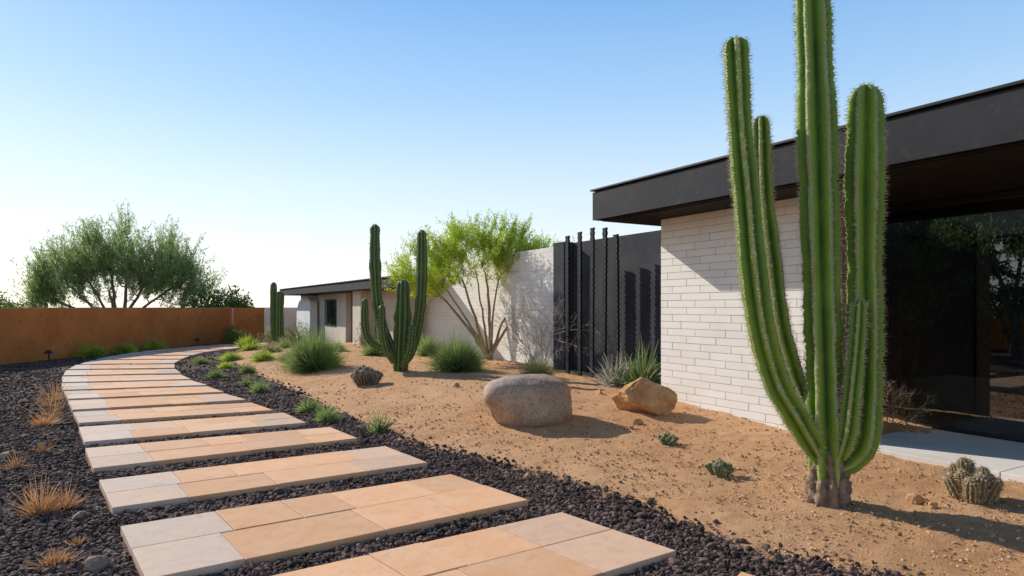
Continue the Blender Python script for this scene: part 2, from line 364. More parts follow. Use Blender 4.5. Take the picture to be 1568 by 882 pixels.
column(acc,sp,[(2.62,5.32,.30,.08),(2.72,5.31,.36,.115),(2.81,5.3,.52,.14),(2.85,5.3,.85,.145),(2.865,5.3,1.18,.142),(2.86,5.3,1.97,.14),(2.86,5.3,2.5,.142),(2.87,5.3,3.26,.13)],6,.5,seed=4,**kw)
column(acc,sp,[(2.62,5.22,.40,.05),(2.655,5.17,.62,.065),(2.69,5.16,.95,.065),(2.735,5.17,1.35,.06),(2.75,5.17,1.6,.055)],5,.5,seed=5,**kw)
acc.obj('stems',mc,True,bigc,'crest'); sp.obj('spines',msp,False,bigc)
acc=Acc(); column(acc,None,[(2.58,5.33,-.06,.19),(2.58,5.33,.05,.175),(2.585,5.33,.18,.16),(2.575,5.33,.34,.13)],9,.3,.02,seed=6,per=6)
wb=acc.obj('woody_base',mwood,True,bigc,'crest')
me=wb.data; co=np.zeros(len(me.vertices)*3,dtype=np.float32); me.vertices.foreach_get('co',co); co=co.reshape(-1,3)
for i in range(len(co)):
    k=mnoise.noise(Vector(co[i])*16)*.04; dxy=co[i,:2]-np.array([2.58,5.33]); co[i,:2]+=dxy/(np.hypot(*dxy)+1e-6)*k
me.vertices.foreach_set('co',co.ravel())
c2=empty('organ_pipe_cactus'); acc=Acc();sp=Acc()
b0=gz(-2.44,14.3)
k2=dict(step=.06,spine=.05,spacing=.07,nsp=4,per=6,sw=.0035)
column(acc,sp,[(-2.44,14.3,b0-.05,.15),(-2.43,14.3,.6,.18),(-2.40,14.3,1.3,.19),(-2.39,14.3,2.02,.16)],9,.25,seed=7,**k2)
column(acc,sp,[(-2.5,14.3,.35,.08),(-2.65,14.3,.65,.12),(-2.82,14.3,1.1,.12),(-2.95,14.3,1.74,.12),(-3.0,14.3,2.6,.115),(-3.0,14.3,3.3,.1)],8,.25,seed=8,**k2)
column(acc,sp,[(-2.38,14.3,.35,.08),(-2.23,14.35,.65,.12),(-2.06,14.35,1.31,.125),(-1.99,14.35,2.03,.12),(-1.98,14.35,2.6,.12),(-1.98,14.35,3.18,.1)],8,.25,seed=9,**k2)
column(acc,sp,[(-2.6,14.25,.6,.05),(-2.9,14.2,.72,.08),(-3.13,14.2,.92,.085),(-3.2,14.2,1.25,.085),(-3.2,14.2,1.7,.075)],7,.25,seed=10,**k2)
column(acc,sp,[(-2.55,14.1,.4,.06),(-2.72,14.05,.7,.085),(-2.79,14.05,1.1,.085),(-2.8,14.05,1.55,.08)],7,.25,seed=12,**k2)
column(acc,sp,[(-2.35,14.1,.3,.06),(-2.2,14.0,.6,.085),(-2.15,14.0,.95,.08),(-2.14,14.0,1.15,.07)],7,.25,seed=13,**k2)
acc.obj('stems',mc2,True,c2,'crest'); sp.obj('spines',msp,False,c2)
c3=empty('column_cactus'); acc=Acc();sp=Acc()
column(acc,sp,[(-8.9,25,0,.15),(-8.9,25,1,.16),(-8.88,25,2.05,.14)],8,.25,.1,.04,.12,2,6,seed=14,sw=.004)
column(acc,sp,[(-9.0,25,.2,.1),(-9.15,25.1,.6,.12),(-9.17,25.1,1.4,.13),(-9.16,25.1,2.42,.12)],8,.25,.1,.04,.12,2,6,seed=15,sw=.004)
acc.obj('stems',mc2,True,c3,'crest'); sp.obj('spines',msp,False,c3)
def clump(name,x,y,n,R,r,h,mat,seed,spn=.02,ribs=9,lean=.5,ns=4,sw=.0014):
    e=empty(name); acc=Acc();sp=Acc(); rr=np.random.default_rng(seed); z=gz(x,y)
    for i in range(n):
        a=i*2.4+rr.uniform(0,.4); q=R*math.sqrt((i+.3)/n); dx,dy=q*math.cos(a),q*math.sin(a); hh=h*(1-.45*(q/R)**2)*rr.uniform(.75,1.1)
        k=lean*.5
        column(acc,sp,[(x+dx*.6,y+dy*.6,z-.02,r*.7),(x+dx*.85,y+dy*.85,z+hh*.35,r),(x+dx*(1+k*.5),y+dy*(1+k*.5),z+hh*.75,r*.85)],ribs,.25,.015,spn,.018,ns,5,seed=seed+i,sw=sw)
    acc.obj('stems',mat,True,e,'crest'); sp.obj('spines',msp,False,e)
mcb=cactusmat('barrel_skin',(.07,.045,.022),(.19,.13,.055),(.52,.36,.21))
clump('hedgehog_cactus',3.82,5.42,13,.17,.055,.36,mcb,60,.03,10,.5,6,.002)
clump('dwarf_cactus',1.79,7.5,16,.09,.022,.15,mc2,80,.025,6,1.2,5)
clump('dwarf_cactus',1.97,6.2,20,.10,.021,.17,mc2,100,.025,6,1.2,5)
clump('hedgehog_cactus',-2.84,12.7,22,.24,.06,.45,cactusmat('dry_cactus',(.04,.025,.02),(.10,.065,.045),(.25,.17,.12)),120,.05,7,.6,5,.003)
# ---------------------------------------------------------------- grasses
def grass(name,x,y,R,h,n,mat,w=.004,seed=0,droop=.25,up=.3,z=None,minel=.1):
    rr=np.random.default_rng(seed+int(abs(x*100))); z=gz(x,y) if z is None else z
    az=rr.uniform(0,2*math.pi,n); el=np.arcsin(rr.uniform(minel,1,n)**(1-up*.5))
    L=np.sqrt((np.cos(el)*R)**2+(np.sin(el)*h)**2)*rr.uniform(.65,1.12,n)
    D=np.stack([np.cos(az)*np.cos(el),np.sin(az)*np.cos(el),np.sin(el)],-1)
    B=np.array([x,y,z-.02])+np.stack([rr.normal(0,R*.13,n),rr.normal(0,R*.13,n),np.zeros(n)],-1)
    side=nrm(np.cross(D,rr.normal(size=(n,3))))
    ts=[0,.4,.75,1.]; W=[1,1,.7,.1]; rows=[]
    cv=rr.normal(0,.12,(n,3))
    for t,ww in zip(ts,W):
        c=B+D*(L*t)[:,None]+cv*(L*t*t)[:,None]; c[:,2]-=droop*L*t*t*np.cos(el)*.8
        rows+= [c-side*w*ww,c+side*w*ww]
    v=np.stack(rows,1).reshape(-1,3); q=np.array([[0,1,3,2],[2,3,5,4],[4,5,7,6]]); f=(q[None]+8*np.arange(n)[:,None,None]).reshape(-1,4)
    return mkobj(name,v,f,mat)
mg1=leafmat('grass_greygreen',(.20,.28,.07),(.34,.42,.15),.45)
mg2=leafmat('grass_yellowgreen',(.36,.44,.05),(.48,.54,.08),.45)
mg3=leafmat('grass_straw',(.50,.24,.10),(.64,.37,.17),.3)
mg4=leafmat('grass_sage',(.30,.31,.11),(.45,.42,.2),.35)
for x,y,R,h,n,m,w in ((-4.8,15.8,.74,1.02,5500,mg1,.0045),(-1.19,14.3,.62,.85,4500,mg1,.0045),(.49,12.8,.38,.5,1600,mg4,.004),(-3.95,18.7,.42,.5,1200,mg1,.006),(-2.4,18.7,.4,.75,1200,mg1,.006),
    (-4.86,12.6,.22,.3,500,mg1,.005),(-3.2,10.3,.23,.27,700,mg1,.004),(-2.66,9.4,.2,.28,650,mg1,.004),(-1.74,8.6,.13,.42,120,mg1,.006),(-6.9,15.2,.24,.24,500,mg1,.005),
    (-6.6,16.3,.28,.3,500,mg1,.006),(-7.2,19,.45,.35,700,mg2,.007),(-5.6,16.9,.3,.33,600,mg1,.006),(-5.6,13.7,.17,.18,400,mg1,.005),(-8.6,20,.45,.28,700,mg2,.007),(-9.0,18.9,.35,.2,500,mg1,.007),
    (-7.9,21.5,.5,.3,600,mg4,.008),(-6.6,21.8,.5,.35,600,mg1,.008),(-5.5,20.5,.4,.4,500,mg1,.008),(-6.3,18.4,.35,.3,500,mg4,.007),(-7.7,17.6,.3,.2,400,mg2,.006),(-5.9,14.6,.2,.16,300,mg4,.005),
    (-13.76,21.4,.5,.5,1100,mg2,.011),(-13.6,23.0,.42,.42,900,mg2,.011),(-13.45,24.6,.5,.48,1000,mg2,.011),(-10.6,26.2,.55,.55,800,mg2,.01),(-9.6,24.0,.45,.4,600,mg2,.01),(-8.4,24.3,.6,.45,700,mg4,.01),(-8.0,23.0,.4,.3,500,mg1,.009)):
    grass('desert_grass',x,y,R,h,n,m,w)
for x,y,R,h,n in ((-3.72,5.15,.10,.34,190),(-3.62,5.3,.08,.25,110),(-2.9,4.15,.17,.12,200),(-3.0,4.5,.1,.1,90),(-6.45,9.0,.28,.2,180),(-6.9,9.8,.2,.5,60),(-7.6,10.7,.14,.5,60),(-8.0,11.4,.14,.55,60),(-5.3,7.4,.1,.18,70),(.22,6.32,.1,.08,80),(-5.0,6.6,.1,.25,60)):
    grass('dry_grass',x,y,R,h,n,mg3,.0035,3,.1,.8)
grass('yucca',2.25,11.35,.62,.75,260,leafmat('yucca_leaf',(.15,.22,.06),(.28,.33,.13),.2),.016,5,.12)
grass('yucca',1.85,11.6,.6,.62,170,leafmat('yucca_dry',(.5,.45,.36),(.65,.6,.5),.2),.010,6,.1)
# ---------------------------------------------------------------- woody plants
def grow(p,d,L,r,lev,P,tubes,twigs,rr):
    n=5; pts=[p]; up=np.array([0,0,1.])
    for i in range(n):
        d=nrm(d+rr.normal(0,P['wig'],3)+up*P['trop'][min(lev,len(P['trop'])-1)]); p=p+d*L/n; pts.append(p)
    tubes.append((pts,r,r*.5 if lev<P['max'] else r*.3,lev))
    if lev>=P['max']-P.get('leaflev',0): twigs.append(np.array(pts))
    if lev==P['max']: return
    k=P['kids'][lev]; 
    for i in range(k):
        t=P['t0']+(1-P['t0'])*(i+rr.uniform(0,1))/k; q=min(int(t*n),n-1); pp=pts[q]+(pts[q+1]-pts[q])*(t*n-q)
        dd=nrm(pts[q+1]-pts[q]); s=nrm(np.cross(dd,rr.normal(size=3))); an=math.radians(rr.uniform(*P['ang']))
        grow(pp,nrm(dd*math.cos(an)+s*math.sin(an)),L*P['ratio']*rr.uniform(.75,1.2),r*.52,lev+1,P,tubes,twigs,rr)
def leafon(T,nleaf,ll,lw,jit,rr,spread_=.55):
    m=len(T); K=T.shape[1]-1; k=rr.integers(0,K,(m,nleaf)); f=rr.random((m,nleaf))[...,None]
    ii=np.arange(m)[:,None]; a=T[ii,k]; b_=T[ii,k+1]; C=(a+(b_-a)*f).reshape(-1,3); D=nrm((b_-a).reshape(-1,3))
    C=C+rr.normal(0,jit,C.shape); D=nrm(D+rr.normal(0,spread_,D.shape))
    return leaves(C,D,ll*rr.uniform(.6,1.3,len(C)),lw*rr.uniform(.6,1.3,len(C)))
def shrub_branches(name,base,starts,P,bark,leaf,seed,nleaf=0,ll=.02,lw=.008,jit=.03):
    rr=np.random.default_rng(seed); e=empty(name); tubes=[];twigs=[]
    for d,L,r in starts:
        grow(np.array(base,float)+np.array([rr.normal(0,.05),rr.normal(0,.05),-.05]),nrm(d),L,r,0,P,tubes,twigs,rr)
    acc=Acc()
    for pts,r0,r1,lev in tubes: acc.add(*tube(pts,max(r0,P['minr']),max(r1,P['minr']*.6),(8,6,4,3,3,3)[min(lev,5)]))
    acc.obj('branches',bark,True,e)
    if nleaf: 
        v,f=leafon(np.array(twigs),nleaf,ll,lw,jit,rr); mkobj('foliage',v,f,leaf,False,e)
    return e
def crown_tree(name,base,blobs,trunks,rad,ntgt,plume,nplume,nleaf,ll,lw,bark,leaf,seed,upw=.8,minr=.005,gap=0.0,jit=.03):
    """blobs: list of (centre, semi-axes) filled with foliage; trunks: limb end points"""
    rr=np.random.default_rng(seed); e=empty(name); acc=Acc(); base=np.array(base,float); nodes=[];nrad=[]
    for t in trunks:
        t=np.array(t,float); st=base+np.array([rr.normal(0,rad*.8),rr.normal(0,rad*.8),-.1]); mid=(st+t)/2+np.array([(t[0]-st[0])*-.12,(t[1]-st[1])*-.1,.1])+rr.normal(0,.05,3)*np.linalg.norm(t-st)*.5
        n=12; q=np.linspace(0,1,n)[:,None]; pts=(1-q)**2*st+2*q*(1-q)*mid+q*q*t+rr.normal(0,.012,(n,3))*np.linalg.norm(t-st)*.5
        rt=rad*rr.uniform(.7,1.1); acc.add(*tube(pts,rt,rt*.38,8)); nodes+=list(pts[4:]); nrad+=list(np.linspace(rt,rt*.38,n)[4:])
    nodes=np.array(nodes); nrad=np.array(nrad)
    w=np.array([np.prod(b_[1])**.8 for b_ in blobs]); w=w/w.sum(); bi=rr.choice(len(blobs),ntgt*3,p=w)
    D=nrm(rr.normal(size=(ntgt*3,3))); q=rr.random(ntgt*3)**.45
    P_=np.array([np.array(blobs[i][0])+d*qq*np.array(blobs[i][1])*(1+.35*mnoise.noise(Vector(d)*2.1+Vector((seed+i,0,0)))) for i,d,qq in zip(bi,D,q)])
    sc=1.2/np.mean([b_[1][0] for b_ in blobs])
    keep=np.array([mnoise.noise(Vector(p)*sc*1.7+Vector((seed,3,1)))>gap for p in P_]); P_=P_[keep][:ntgt]
    ord_=np.argsort([np.min(np.linalg.norm(nodes-p,axis=1)) for p in P_])
    twigs=[]
    for j in ord_:
        p=P_[j]; dd=np.linalg.norm(nodes-p,axis=1)+ .6*np.maximum(0,nodes[:,2]-p[2]+.1)
        i=int(np.argmin(dd)); a=nodes[i]; L=np.linalg.norm(p-a)
        q=np.linspace(0,1,5)[:,None]; mid=(a+p)/2+np.array([0,0,-.12*L])+rr.normal(0,.08*L,3)
        pts=(1-q)**2*a+2*q*(1-q)*mid+q*q*p; r=max(nrad[i]*.55,minr)
        acc.add(*tube(pts,r,max(r*.5,minr*.7),4)); nodes=np.vstack([nodes,pts[2:]]); nrad=np.concatenate([nrad,np.full(3,max(r*.7,minr))])
        out=nrm(p-np.mean([b_[0] for b_ in blobs],axis=0))
        for k in range(nplume):
            d=nrm(out*.6+np.array([0,0,upw])+rr.normal(0,.5,3)); Lp=plume*rr.uniform(.5,1.25)
            pp=[p if k%2 else pts[3]]
            for s_ in range(4):
                d=nrm(d+rr.normal(0,.12,3)+np.array([0,0,.08])); pp.append(pp[-1]+d*Lp/4)
            twigs.append(pp); acc.add(*tube(pp,minr*.8,minr*.3,3))
    acc.obj('branches',bark,True,e)
    v,f=leafon(np.array(twigs),nleaf,ll,lw,jit,rr); mkobj('foliage',v,f,leaf,False,e)
    return e
barkpv=simple('palo_verde_bark',(.24,.17,.09),(.36,.27,.16),8,.8,.3)
leafpv=leafmat('palo_verde_leaf',(.38,.52,.03),(.56,.66,.07),.55,.3)
zb=gz(-.58,17.2)
crown_tree('palo_verde_tree',(-.58,17.2,zb),[((-1.9,17.2,2.75),(1.15,1.0,.75)),((-.6,17.2,3.05),(1.3,1.1,.75)),((.45,17.2,2.75),(1.0,.9,.6)),((-2.5,17.3,2.2),(.7,.7,.5))],
   [(-1.75,17.2,2.1),(-1.3,17.0,2.3),(-.7,17.3,2.5),(-.3,17.1,2.5),(.25,17.2,2.3),(.5,17.0,2.0),(-2.1,17.4,2.1),(-1.0,17.6,2.6)],.055,420,.5,4,38,.06,.02,barkpv,leafpv,21,.9,.0045,-.16)
leaftm=leafmat('tamarisk_leaf',(.28,.38,.11),(.46,.54,.21),.55,.35)
barktm=simple('tamarisk_bark',(.14,.115,.08),(.22,.18,.13),4,.9,.3)
crown_tree('tamarisk_tree',(-24.2,40,0),[((-26.6,40,3.3),(2.6,2,2.0)),((-23.8,40,4.1),(2.7,2,2.3)),((-21.4,40,3.3),(2.2,2,1.9)),((-28.4,40,2.1),(1.3,1.5,1.0)),((-19.9,40,2.3),(1.3,1.5,1.1))],
   [(-27.3,40,3),(-26,39.6,3.6),(-24.8,40.3,4.2),(-23.5,39.8,4.3),(-22,40,3.6),(-20.8,40,2.8),(-28,40,2),(-25,40.5,2.6)],.15,430,1.7,4,36,.22,.045,barktm,leaftm,31,1.5,.011,-.12,.08)
P3=dict(max=3,wig=.2,trop=(.05,.05,.05,.05),kids=(6,5,4),t0=.2,ang=(20,60),ratio=.55,minr=.0034)
mtw=simple('pale_twig',(.42,.34,.25),(.55,.47,.37),9,.9,0)
shrub_branches('bare_desert_shrub',(.72,15.0,gz(.72,15.0)),[((-.5,0,1),1.4,.014),((-.15,.1,1),1.7,.014),((.2,-.1,1),1.6,.014),((.55,.1,.9),1.3,.012),((-.95,-.1,.8),1.15,.012),((-1.3,0,.5),.9,.01)],P3,mtw,None,41)
P4=dict(P3); P4['minr']=.0022
shrub_branches('dry_shrub',hp(-2.75,1.3,.08),[((-.5,0,1),.5,.008),((.0,.2,1),.55,.008),((.4,-.1,1),.5,.008),((.8,.1,.7),.4,.007),((-.9,-.1,.7),.4,.007)],P4,simple('brown_twig',(.3,.2,.12),(.42,.3,.2),9,.9,0),leafmat('dry_leaf',(.3,.2,.1),(.2,.2,.08)),43,2)
# mesquite trees across the path (beside the frame; the glazing mirrors them)
lfd=leafmat('mesquite_leaf',(.07,.12,.03),(.14,.19,.06),.35)
mqb=simple('mesquite_bark',(.1,.075,.055),(.17,.13,.1),6,.9,.4)
for i,(x,y,h) in enumerate(((-12.3,5.0,3.6),(-13.2,8.2,3.4),(-13,1.6,4.0))):
    crown_tree('mesquite_tree',(x,y,-.05),[((x-.6,y-.6,h),(1.7,1.7,1.5)),((x+.3,y+.6,h+.3),(1.5,1.6,1.4)),((x,y,h-1.4),(1.6,1.8,1.1))],[(x-.8,y-.6,h-.6),(x+.5,y+.6,h-.4),(x,y-.3,h),(x-.3,y+.9,h-.8)],.11,130,.6,4,18,.18,.07,mqb,lfd,51+i,.4,.01,-.25,.08)
# trees added behind the glazing, in place of foliage mirrored in it
lfc=leafmat('added_courtyard_leaf',(.10,.17,.04),(.2,.3,.08),.4)
for i,(u,v_) in enumerate(((-1.2,4.6),(-3.2,5.3),(-5.2,4.8))):
    x,y,_=hp(u,v_)
    crown_tree('added_courtyard_tree',(x,y,.03),[((x,y,2.0),(1.0,1.0,.8)),((x+.3,y-.5,2.7),(.8,.8,.6)),((x-.4,y+.3,1.2),(.7,.7,.5))],[(x-.3,y,1.5),(x+.3,y-.3,2.2),(x,y+.3,2.5)],.05,90,.4,4,14,.09,.03,mqb,lfc,151+i,.5,.006,-.2,.05)
def bush(name,c,dim,n,mat,ll,lw,seed):
    rr=np.random.default_rng(seed); D=nrm(rr.normal(size=(n,3))); D[:,2]=np.abs(D[:,2])
    q=rr.random(n)**.4; lump=np.array([1+.3*mnoise.noise(Vector(d)*2.3+Vector((seed,0,0)))+.15*mnoise.noise(Vector(d)*6) for d in D])
    C=np.array(c)+D*(q*lump)[:,None]*np.array(dim)
    v,f=leaves(C,nrm(D+rr.normal(0,.7,D.shape)),ll*rr.uniform(.6,1.3,n),lw*rr.uniform(.6,1.3,n))
    e=empty(name); mkobj('foliage',v,f,mat,False,e); acc=Acc()
    for i in range(24):
        d=nrm(rr.normal(size=3)); d[2]=abs(d[2]); acc.add(*tube([np.array(c),np.array(c)+d*np.array(dim)*.5,np.array(c)+d*np.array(dim)*.95],.02*dim[2],.006*dim[2],4))
    acc.obj('branches',barkpv,True,e); return e
hedge=leafmat('hedge_leaf',(.08,.14,.02),(.17,.25,.04),.45)
for i,(px,Yd,w_,h) in enumerate(((-18.0,38,1.7,2.7),(-16.5,37.5,1.4,2.6),(-15.4,37,1.2,2.45),(-33.5,45,2.6,2.1),(-36.3,46,1.6,2.4))):
    bush('hedge_shrub',(px,Yd,0),(w_,1.2,h),5200,hedge,.16,.09,70+i)
rust=leafmat('rust_leaf',(.25,.13,.05),(.18,.19,.05),.3)
for i,(x,y,w_,h,m) in enumerate(((-11.9,28.3,.6,.7,hedge),(-12.6,29.3,.5,.9,hedge),(-10.6,29.2,.8,.8,mg4),(-9.9,27.6,.5,.7,rust),(-4.9,22.6,.6,1.2,hedge),(-10.1,31.0,.9,1.0,hedge),(-9.2,26.0,.5,.4,mg4),(-8.7,25.4,.4,.5,rust))):
    bush('desert_shrub',(x,y,-.02),(w_,w_*.8,h),1500,m,.06,.03,90+i)
# ---------------------------------------------------------------- garden wall
mst=simple('terracotta_stucco',(.48,.155,.04),(.58,.21,.058),1.1,.9,.35,.008,60,0,.1,0,(.36,.12,.04))
def wallrun(name,pts,h,t,mat):
    pts=np.array(pts,float); n=len(pts); d=nrm(np.gradient(pts,axis=0)); nn=np.stack([-d[:,1],d[:,0]],-1)
    a=pts-nn*t/2;b_=pts+nn*t/2; v=[]
    for i in range(n): v+=[(*a[i],-.1),(*b_[i],-.1),(*b_[i],h),(*a[i],h)]
    f=[]
    for i in range(n-1):
        o=4*i
        for k in range(4): f.append([o+k,o+(k+1)%4,o+4+(k+1)%4,o+4+k])
    f+= [[0,1,2,3],[4*n-4,4*n-1,4*n-2,4*n-3]]
    o=mkobj(name,v,f,mat); bevel(o,.02,3); return o
wallrun('garden_wall',[(-17.2,-3),(-16.0,7),(-14.75,18.6),(-14.0,25),(-13.35,30.6)],1.57,.25,mst)
wallrun('garden_wall',[(-13.45,30.9),(-12.0,31.6)],1.56,.22,mst)
mblk=simple('black_metal',(.012,.012,.012),(.02,.02,.02),8,.45,.1)
v,f=tube([(-12.62,29.5,-.1),(-12.62,29.5,1.55)],.03,.03,8); mkobj('metal_pole',v,f,simple('grey_metal',(.4,.4,.4),(.5,.5,.5),8,.5,0),True)
for x,y in ((-13.9,19.6),(-13.1,27.2)):
    e=empty('path_light'); v,f=tube([(x,y,-.05),(x,y,.22)],.02,.02,8); mkobj('stem',v,f,mblk,True,e)
    v,f=tube([(x,y,.2),(x,y,.24),(x,y,.30),(x,y,.31)],.14,.03,12); mkobj('hood',v,f,mblk,True,e)
# ---------------------------------------------------------------- HOUSE
house=empty('desert_modern_house')
mwh=simple('white_painted_block',(.80,.74,.66),(.85,.80,.73),1.5,.8,.4,.003,35,.03,.2)
mmo=simple('white_mortar',(.46,.40,.34),(.54,.48,.42),6,.9,.3)
mfa=simple('dark_fascia_metal',(.026,.026,.03),(.038,.038,.042),1.3,.75,.15,.01,6,0,.2,0,(.052,.05,.05))
mdk=simple('charcoal_panel',(.045,.045,.05),(.07,.07,.076),1.5,.85,.25,.01,25,0,.15)
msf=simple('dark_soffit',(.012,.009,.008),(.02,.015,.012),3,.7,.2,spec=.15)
def bricks(name,u0,u1,v,z0,z1,L,H,seed,gap=.005,depth=.09):
    rr=np.random.default_rng(seed); acc=Acc(); nz_=int(round((z1-z0)/H)); H=(z1-z0)/nz_
    for i in range(nz_):
        off=(0,.5,.18,.7)[i%4]*L; u=u0-off
        while u<u1:
            a=max(u,u0);b_=min(u+L,u1)
            if b_-a>.03: acc.add(hboxv(a+gap/2,b_-gap/2,v+rr.uniform(-.0015,.0015),v+depth,z0+i*H+gap/2,z0+(i+1)*H-gap/2),CUBEF)
            u+=L
    o=acc.obj(name,mwh,False,house); bevel(o,.0015,1)
    hbox(name+'_mortar',u0+.004,u1-.004,v+.005,v+depth-.005,z0,z1-.003,mmo,house,0)
bricks('block_wall',-2.95,0,0,-.1,2.965,.56,.105,1,.008)
hbox('block_wall_core',-2.94,-.01,.092,.36,-.1,2.965,mmo,house)
hbox('block_wall_end',-2.99,-2.953,.0,.38,-.05,2.962,simple('brown_trim',(.12,.07,.045),(.16,.1,.06),4,.7,.2),house)
# flat roof with an added light opening over the trees at u -8.5..-.6, v 3.6..7.2
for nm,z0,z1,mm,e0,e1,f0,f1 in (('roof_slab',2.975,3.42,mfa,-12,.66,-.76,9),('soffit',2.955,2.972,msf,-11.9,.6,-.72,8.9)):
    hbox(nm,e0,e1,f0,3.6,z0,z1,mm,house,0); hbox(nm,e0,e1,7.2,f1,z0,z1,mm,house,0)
    hbox(nm,e0,-8.5,3.602,7.198,z0,z1,mm,house,0); hbox(nm,-.6,e1,3.602,7.198,z0,z1,mm,house,0)
for i in range(4):
    u1=.69-i*3.3; hbox('fascia_panel',u1-3.296,u1,-.79,-.762,2.965,3.40,mfa,house,.002)
for i in range(3): hbox('fascia_panel_end',.662,.69,-.762+i*3.2+.003,-.762+(i+1)*3.2-.003,2.965,3.40,mfa,house,.002)
hbox('roof_edge_trim',-12,.72,-.82,-.6,3.422,3.45,mblk,house,.003); hbox('roof_edge_trim_end',.5,.72,-.598,9,3.422,3.45,mblk,house,.003)
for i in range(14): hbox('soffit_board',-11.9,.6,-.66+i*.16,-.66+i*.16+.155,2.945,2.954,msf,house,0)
mcn=simple('pale_concrete',(.64,.58,.51),(.74,.68,.62),1.6,.85,.25,.004,50)
for i in range(6): hbox('patio_slab',-3.0-(i+1)*1.6+.004,-3.0-i*1.6-.004,-.08,1.66,-.08,.06,mcn,house,.006)
# glazing : single sheets facing the garden
mgl,nt,b=newmat('window_glass')
tr=N(nt,'ShaderNodeBsdfTransparent'); tr.inputs[0].default_value=(.30,.32,.31,1); gl=N(nt,'ShaderNodeBsdfGlossy'); gl.inputs[0].default_value=(.9,.93,.95,1); gl.inputs['Roughness'].default_value=.004
fr=N(nt,'ShaderNodeFresnel'); fr.inputs[0].default_value=1.62; mx=N(nt,'ShaderNodeMixShader'); nt.links.new(maprange(nt,fr.outputs[0],0,1,.06,1.0),mx.inputs[0]); nt.links.new(tr.outputs[0],mx.inputs[1]); nt.links.new(gl.outputs[0],mx.inputs[2]); nt.links.new(mx.outputs[0],nt.nodes['Material Output'].inputs[0])
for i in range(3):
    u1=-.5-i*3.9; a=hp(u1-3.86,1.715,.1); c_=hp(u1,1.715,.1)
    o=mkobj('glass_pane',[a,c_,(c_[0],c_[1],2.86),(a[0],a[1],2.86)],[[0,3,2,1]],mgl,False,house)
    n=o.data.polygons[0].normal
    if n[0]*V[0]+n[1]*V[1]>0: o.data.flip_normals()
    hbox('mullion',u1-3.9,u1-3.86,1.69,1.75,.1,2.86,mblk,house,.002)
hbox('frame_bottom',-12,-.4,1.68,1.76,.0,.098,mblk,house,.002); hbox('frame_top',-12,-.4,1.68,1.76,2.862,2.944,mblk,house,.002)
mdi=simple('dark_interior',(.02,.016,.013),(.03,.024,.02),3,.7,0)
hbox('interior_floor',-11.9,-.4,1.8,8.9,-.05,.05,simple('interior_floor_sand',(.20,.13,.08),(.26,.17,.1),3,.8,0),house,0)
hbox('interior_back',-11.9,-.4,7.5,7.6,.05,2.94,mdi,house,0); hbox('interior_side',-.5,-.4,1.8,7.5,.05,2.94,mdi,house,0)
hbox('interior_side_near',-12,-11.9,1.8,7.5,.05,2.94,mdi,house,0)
mlt,nt,b=newmat('downlight_glow'); b.inputs['Emission Color'].default_value=(1,.45,.12,1); b.inputs['Emission Strength'].default_value=3; b.inputs['Base Color'].default_value=(1,.6,.3,1)
for u,v_ in ((-1.4,2.9),(-1.75,2.9),(-4.2,2.9)):
    x,y,_=hp(u,v_); th=np.linspace(0,2*math.pi,16,endpoint=False); mkobj('downlight',[(x+.05*math.cos(t),y+.05*math.sin(t),2.938) for t in th],[list(range(16))[::-1]],mlt,False,house)
bricks('long_block_wall',4.62,13.2,1.42,-.05,3.0,.56,.105,5,.004)
hbox('long_wall_core',4.63,13.2,1.514,4.5,-.05,2.99,mmo,house)
hbox('charcoal_wall',.9,4.6,1.36,1.6,-.05,3.02,mdk,house)
hbox('charcoal_wall_core',.5,4.6,1.602,5,-.05,2.96,mdk,house)
hbox('charcoal_side',4.2,4.615,1.1,1.355,-.05,3.03,mdk,house)
fin=empty('steel_fin_sculpture'); mbs=simple('blackened_steel',(.010,.010,.012),(.018,.018,.02),7,.7,.5,.01,20,0,.15)
for i,(u,h,w_) in enumerate(((3.62,3.08,.075),(3.2,3.12,.07),(2.80,3.16,.07),(2.42,3.12,.075),(2.02,2.96,.08))):
    rr=np.random.default_rng(i); n=90; zz=np.linspace(0,h,n); lean=rr.uniform(-.014,.014); prof=[]
    for k,z in enumerate(zz):
        ww=w_*(1+.2*((k%3)-1)+.06*rr.normal()); tw=.2
        c=np.array(hp(u+lean*z,.8,z)); dirn=math.cos(tw)*U+math.sin(tw)*V
        for s1,s2 in ((-1,-.3),(1,-.3),(1,.3),(-1,.3)):
            dv=s1*ww*dirn+s2*w_*V; prof.append((c[0]+dv[0],c[1]+dv[1],z))
    f=[[4*k+a,4*k+(a+1)%4,4*k+4+(a+1)%4,4*k+4+a] for k in range(n-1) for a in range(4)]+[[3,2,1,0],[4*n-4,4*n-3,4*n-2,4*n-1]]
    mkobj('fin',prof,f,mbs,False,fin)
# far wing
far=empty('garden_wing_house')
mbe=simple('beige_stucco',(.54,.46,.37),(.60,.52,.43),2,.9,.2); mws=simple('white_stucco',(.70,.67,.62),(.78,.75,.70),2,.9,.2)
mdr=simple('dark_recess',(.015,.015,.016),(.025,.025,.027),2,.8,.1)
def fb(*a,**k): return hbox(*a,parent=far,**k)
fb('roof',11.2,28.3,-.3,6,2.2,2.5,mfa); fb('roof_trim',11.15,28.35,-.34,6,2.502,2.54,mblk)
fb('wall_a',12.5,17.0,.7,.95,-.1,2.195,mbe); fb('wall_mid',19.6,24.3,.7,.95,-.1,2.195,mbe)
fb('column',15.6,16.6,.1,.65,-.1,2.195,mbe)
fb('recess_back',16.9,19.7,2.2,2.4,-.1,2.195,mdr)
fb('recess_side',19.62,19.75,.97,2.2,-.1,2.195,mdr); fb('recess_side_b',16.85,16.98,.97,2.2,-.1,2.195,mdr)
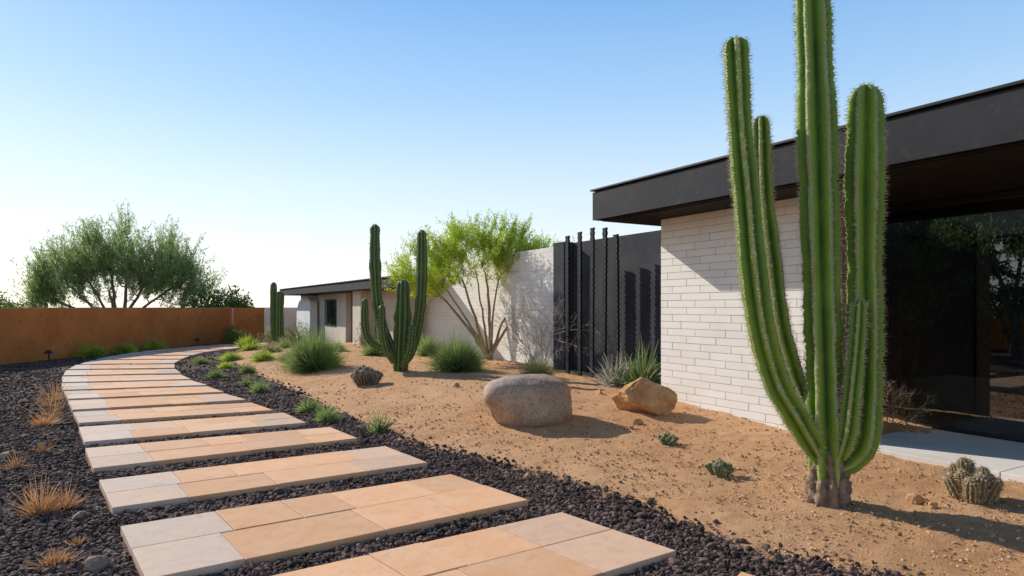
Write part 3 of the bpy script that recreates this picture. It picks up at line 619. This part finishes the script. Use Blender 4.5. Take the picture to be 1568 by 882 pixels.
fb('window_frame',21.0,22.9,.66,.698,.75,1.95,mblk); fb('window_glass_far',21.08,22.82,.65,.658,.82,1.88,simple('dark_glass',(.01,.012,.014),(.02,.02,.022),3,.05,0,spec=.8))
fb('window_mullion',21.9,21.96,.63,.648,.8,1.9,mblk)
fb('wall_end',26.2,28.0,.7,5,-.1,2.195,mws)
fb('step',15.0,20.0,-1.2,.6,-.05,.12,mcn)
W=2.9;H=1.95;r=.9
prof=[(0,-.1),(W,-.1)]+[(W-.0,H-r)]+[(W-r+r*math.cos(t),H-r+r*math.sin(t)) for t in np.linspace(0,math.pi/2,10)[1:]]+[(0+.25-.25*math.sin(t),H-.25+.25*math.cos(t)) for t in np.linspace(0,math.pi/2,5)]
v=[hp(24.0+a,.25,z) for a,z in prof]+[hp(24.0+a,.6,z) for a,z in prof]; n=len(prof)
o=mkobj('rounded_screen_wall',v,[list(range(n)),list(range(n,2*n))[::-1]]+[[i,i+n,(i+1)%n+n,(i+1)%n] for i in range(n)],mws,False,far); bevel(o,.03,3)
# ---------------------------------------------------------------- camera, sun, sky
el=math.radians(29.5); az=math.atan2(-.8,.6)
L=Vector((.8*math.cos(el),-.6*math.cos(el),-math.sin(el)))
sd=bpy.data.lights.new('sun','SUN'); sd.energy=5.0; sd.angle=math.radians(.5); sd.color=(1,.955,.87)
so=bpy.data.objects.new('sun',sd); so.rotation_euler=L.to_track_quat('-Z','Y').to_euler(); so.location=(-20,20,20); COL.objects.link(so)
w=bpy.data.worlds.new('World'); scene.world=w; w.use_nodes=True; nt=w.node_tree; bg=nt.nodes['Background']
sk=nt.nodes.new('ShaderNodeTexSky'); sk.sky_type='NISHITA'; sk.sun_disc=False; sk.sun_elevation=el; sk.sun_rotation=az; sk.dust_density=.3; sk.ozone_density=1.5; sk.air_density=1.0
# pale desert haze: brightens the sky towards the horizon
tcw=nt.nodes.new('ShaderNodeTexCoord'); sep=nt.nodes.new('ShaderNodeSeparateXYZ'); nt.links.new(tcw.outputs['Generated'],sep.inputs[0])
rp=nt.nodes.new('ShaderNodeValToRGB'); nt.links.new(sep.outputs[2],rp.inputs[0]); cr=rp.color_ramp
STR=.15
els=[(0,(1.0,1.0,1.0)),(.08,(.93,.97,1.0)),(.18,(.72,.88,1.0)),(.30,(.42,.68,1.0)),(.43,(.22,.49,.90)),(.6,(.09,.22,.50)),(1,(.05,.14,.36))]
cr.elements[0].position=0; cr.elements[1].position=1
for p,_ in els[1:-1]: cr.elements.new(p)
for e_,(p,c_) in zip(sorted(cr.elements,key=lambda q:q.position),els): e_.color=(*c_,1)
sc_=nt.nodes.new('ShaderNodeVectorMath'); sc_.operation='SCALE'; sc_.inputs['Scale'].default_value=1.06/STR; nt.links.new(rp.outputs[0],sc_.inputs[0])
m_=nt.nodes.new('ShaderNodeMix'); m_.data_type='RGBA'; m_.inputs[0].default_value=.76; nt.links.new(sk.outputs[0],m_.inputs[6]); nt.links.new(sc_.outputs[0],m_.inputs[7])
nt.links.new(m_.outputs[2],bg.inputs[0]); bg.inputs[1].default_value=STR
cd=bpy.data.cameras.new('camera'); cd.sensor_width=36; cd.lens=36*1000/1568; cd.shift_y=29/1568; cd.clip_end=6000; cd.clip_start=.05
co=bpy.data.objects.new('camera',cd); co.location=(0,0,1.6); co.rotation_euler=(math.pi/2,0,0); COL.objects.link(co); scene.camera=co
scene.view_settings.view_transform='Standard'; scene.view_settings.look='None'; scene.view_settings.exposure=0
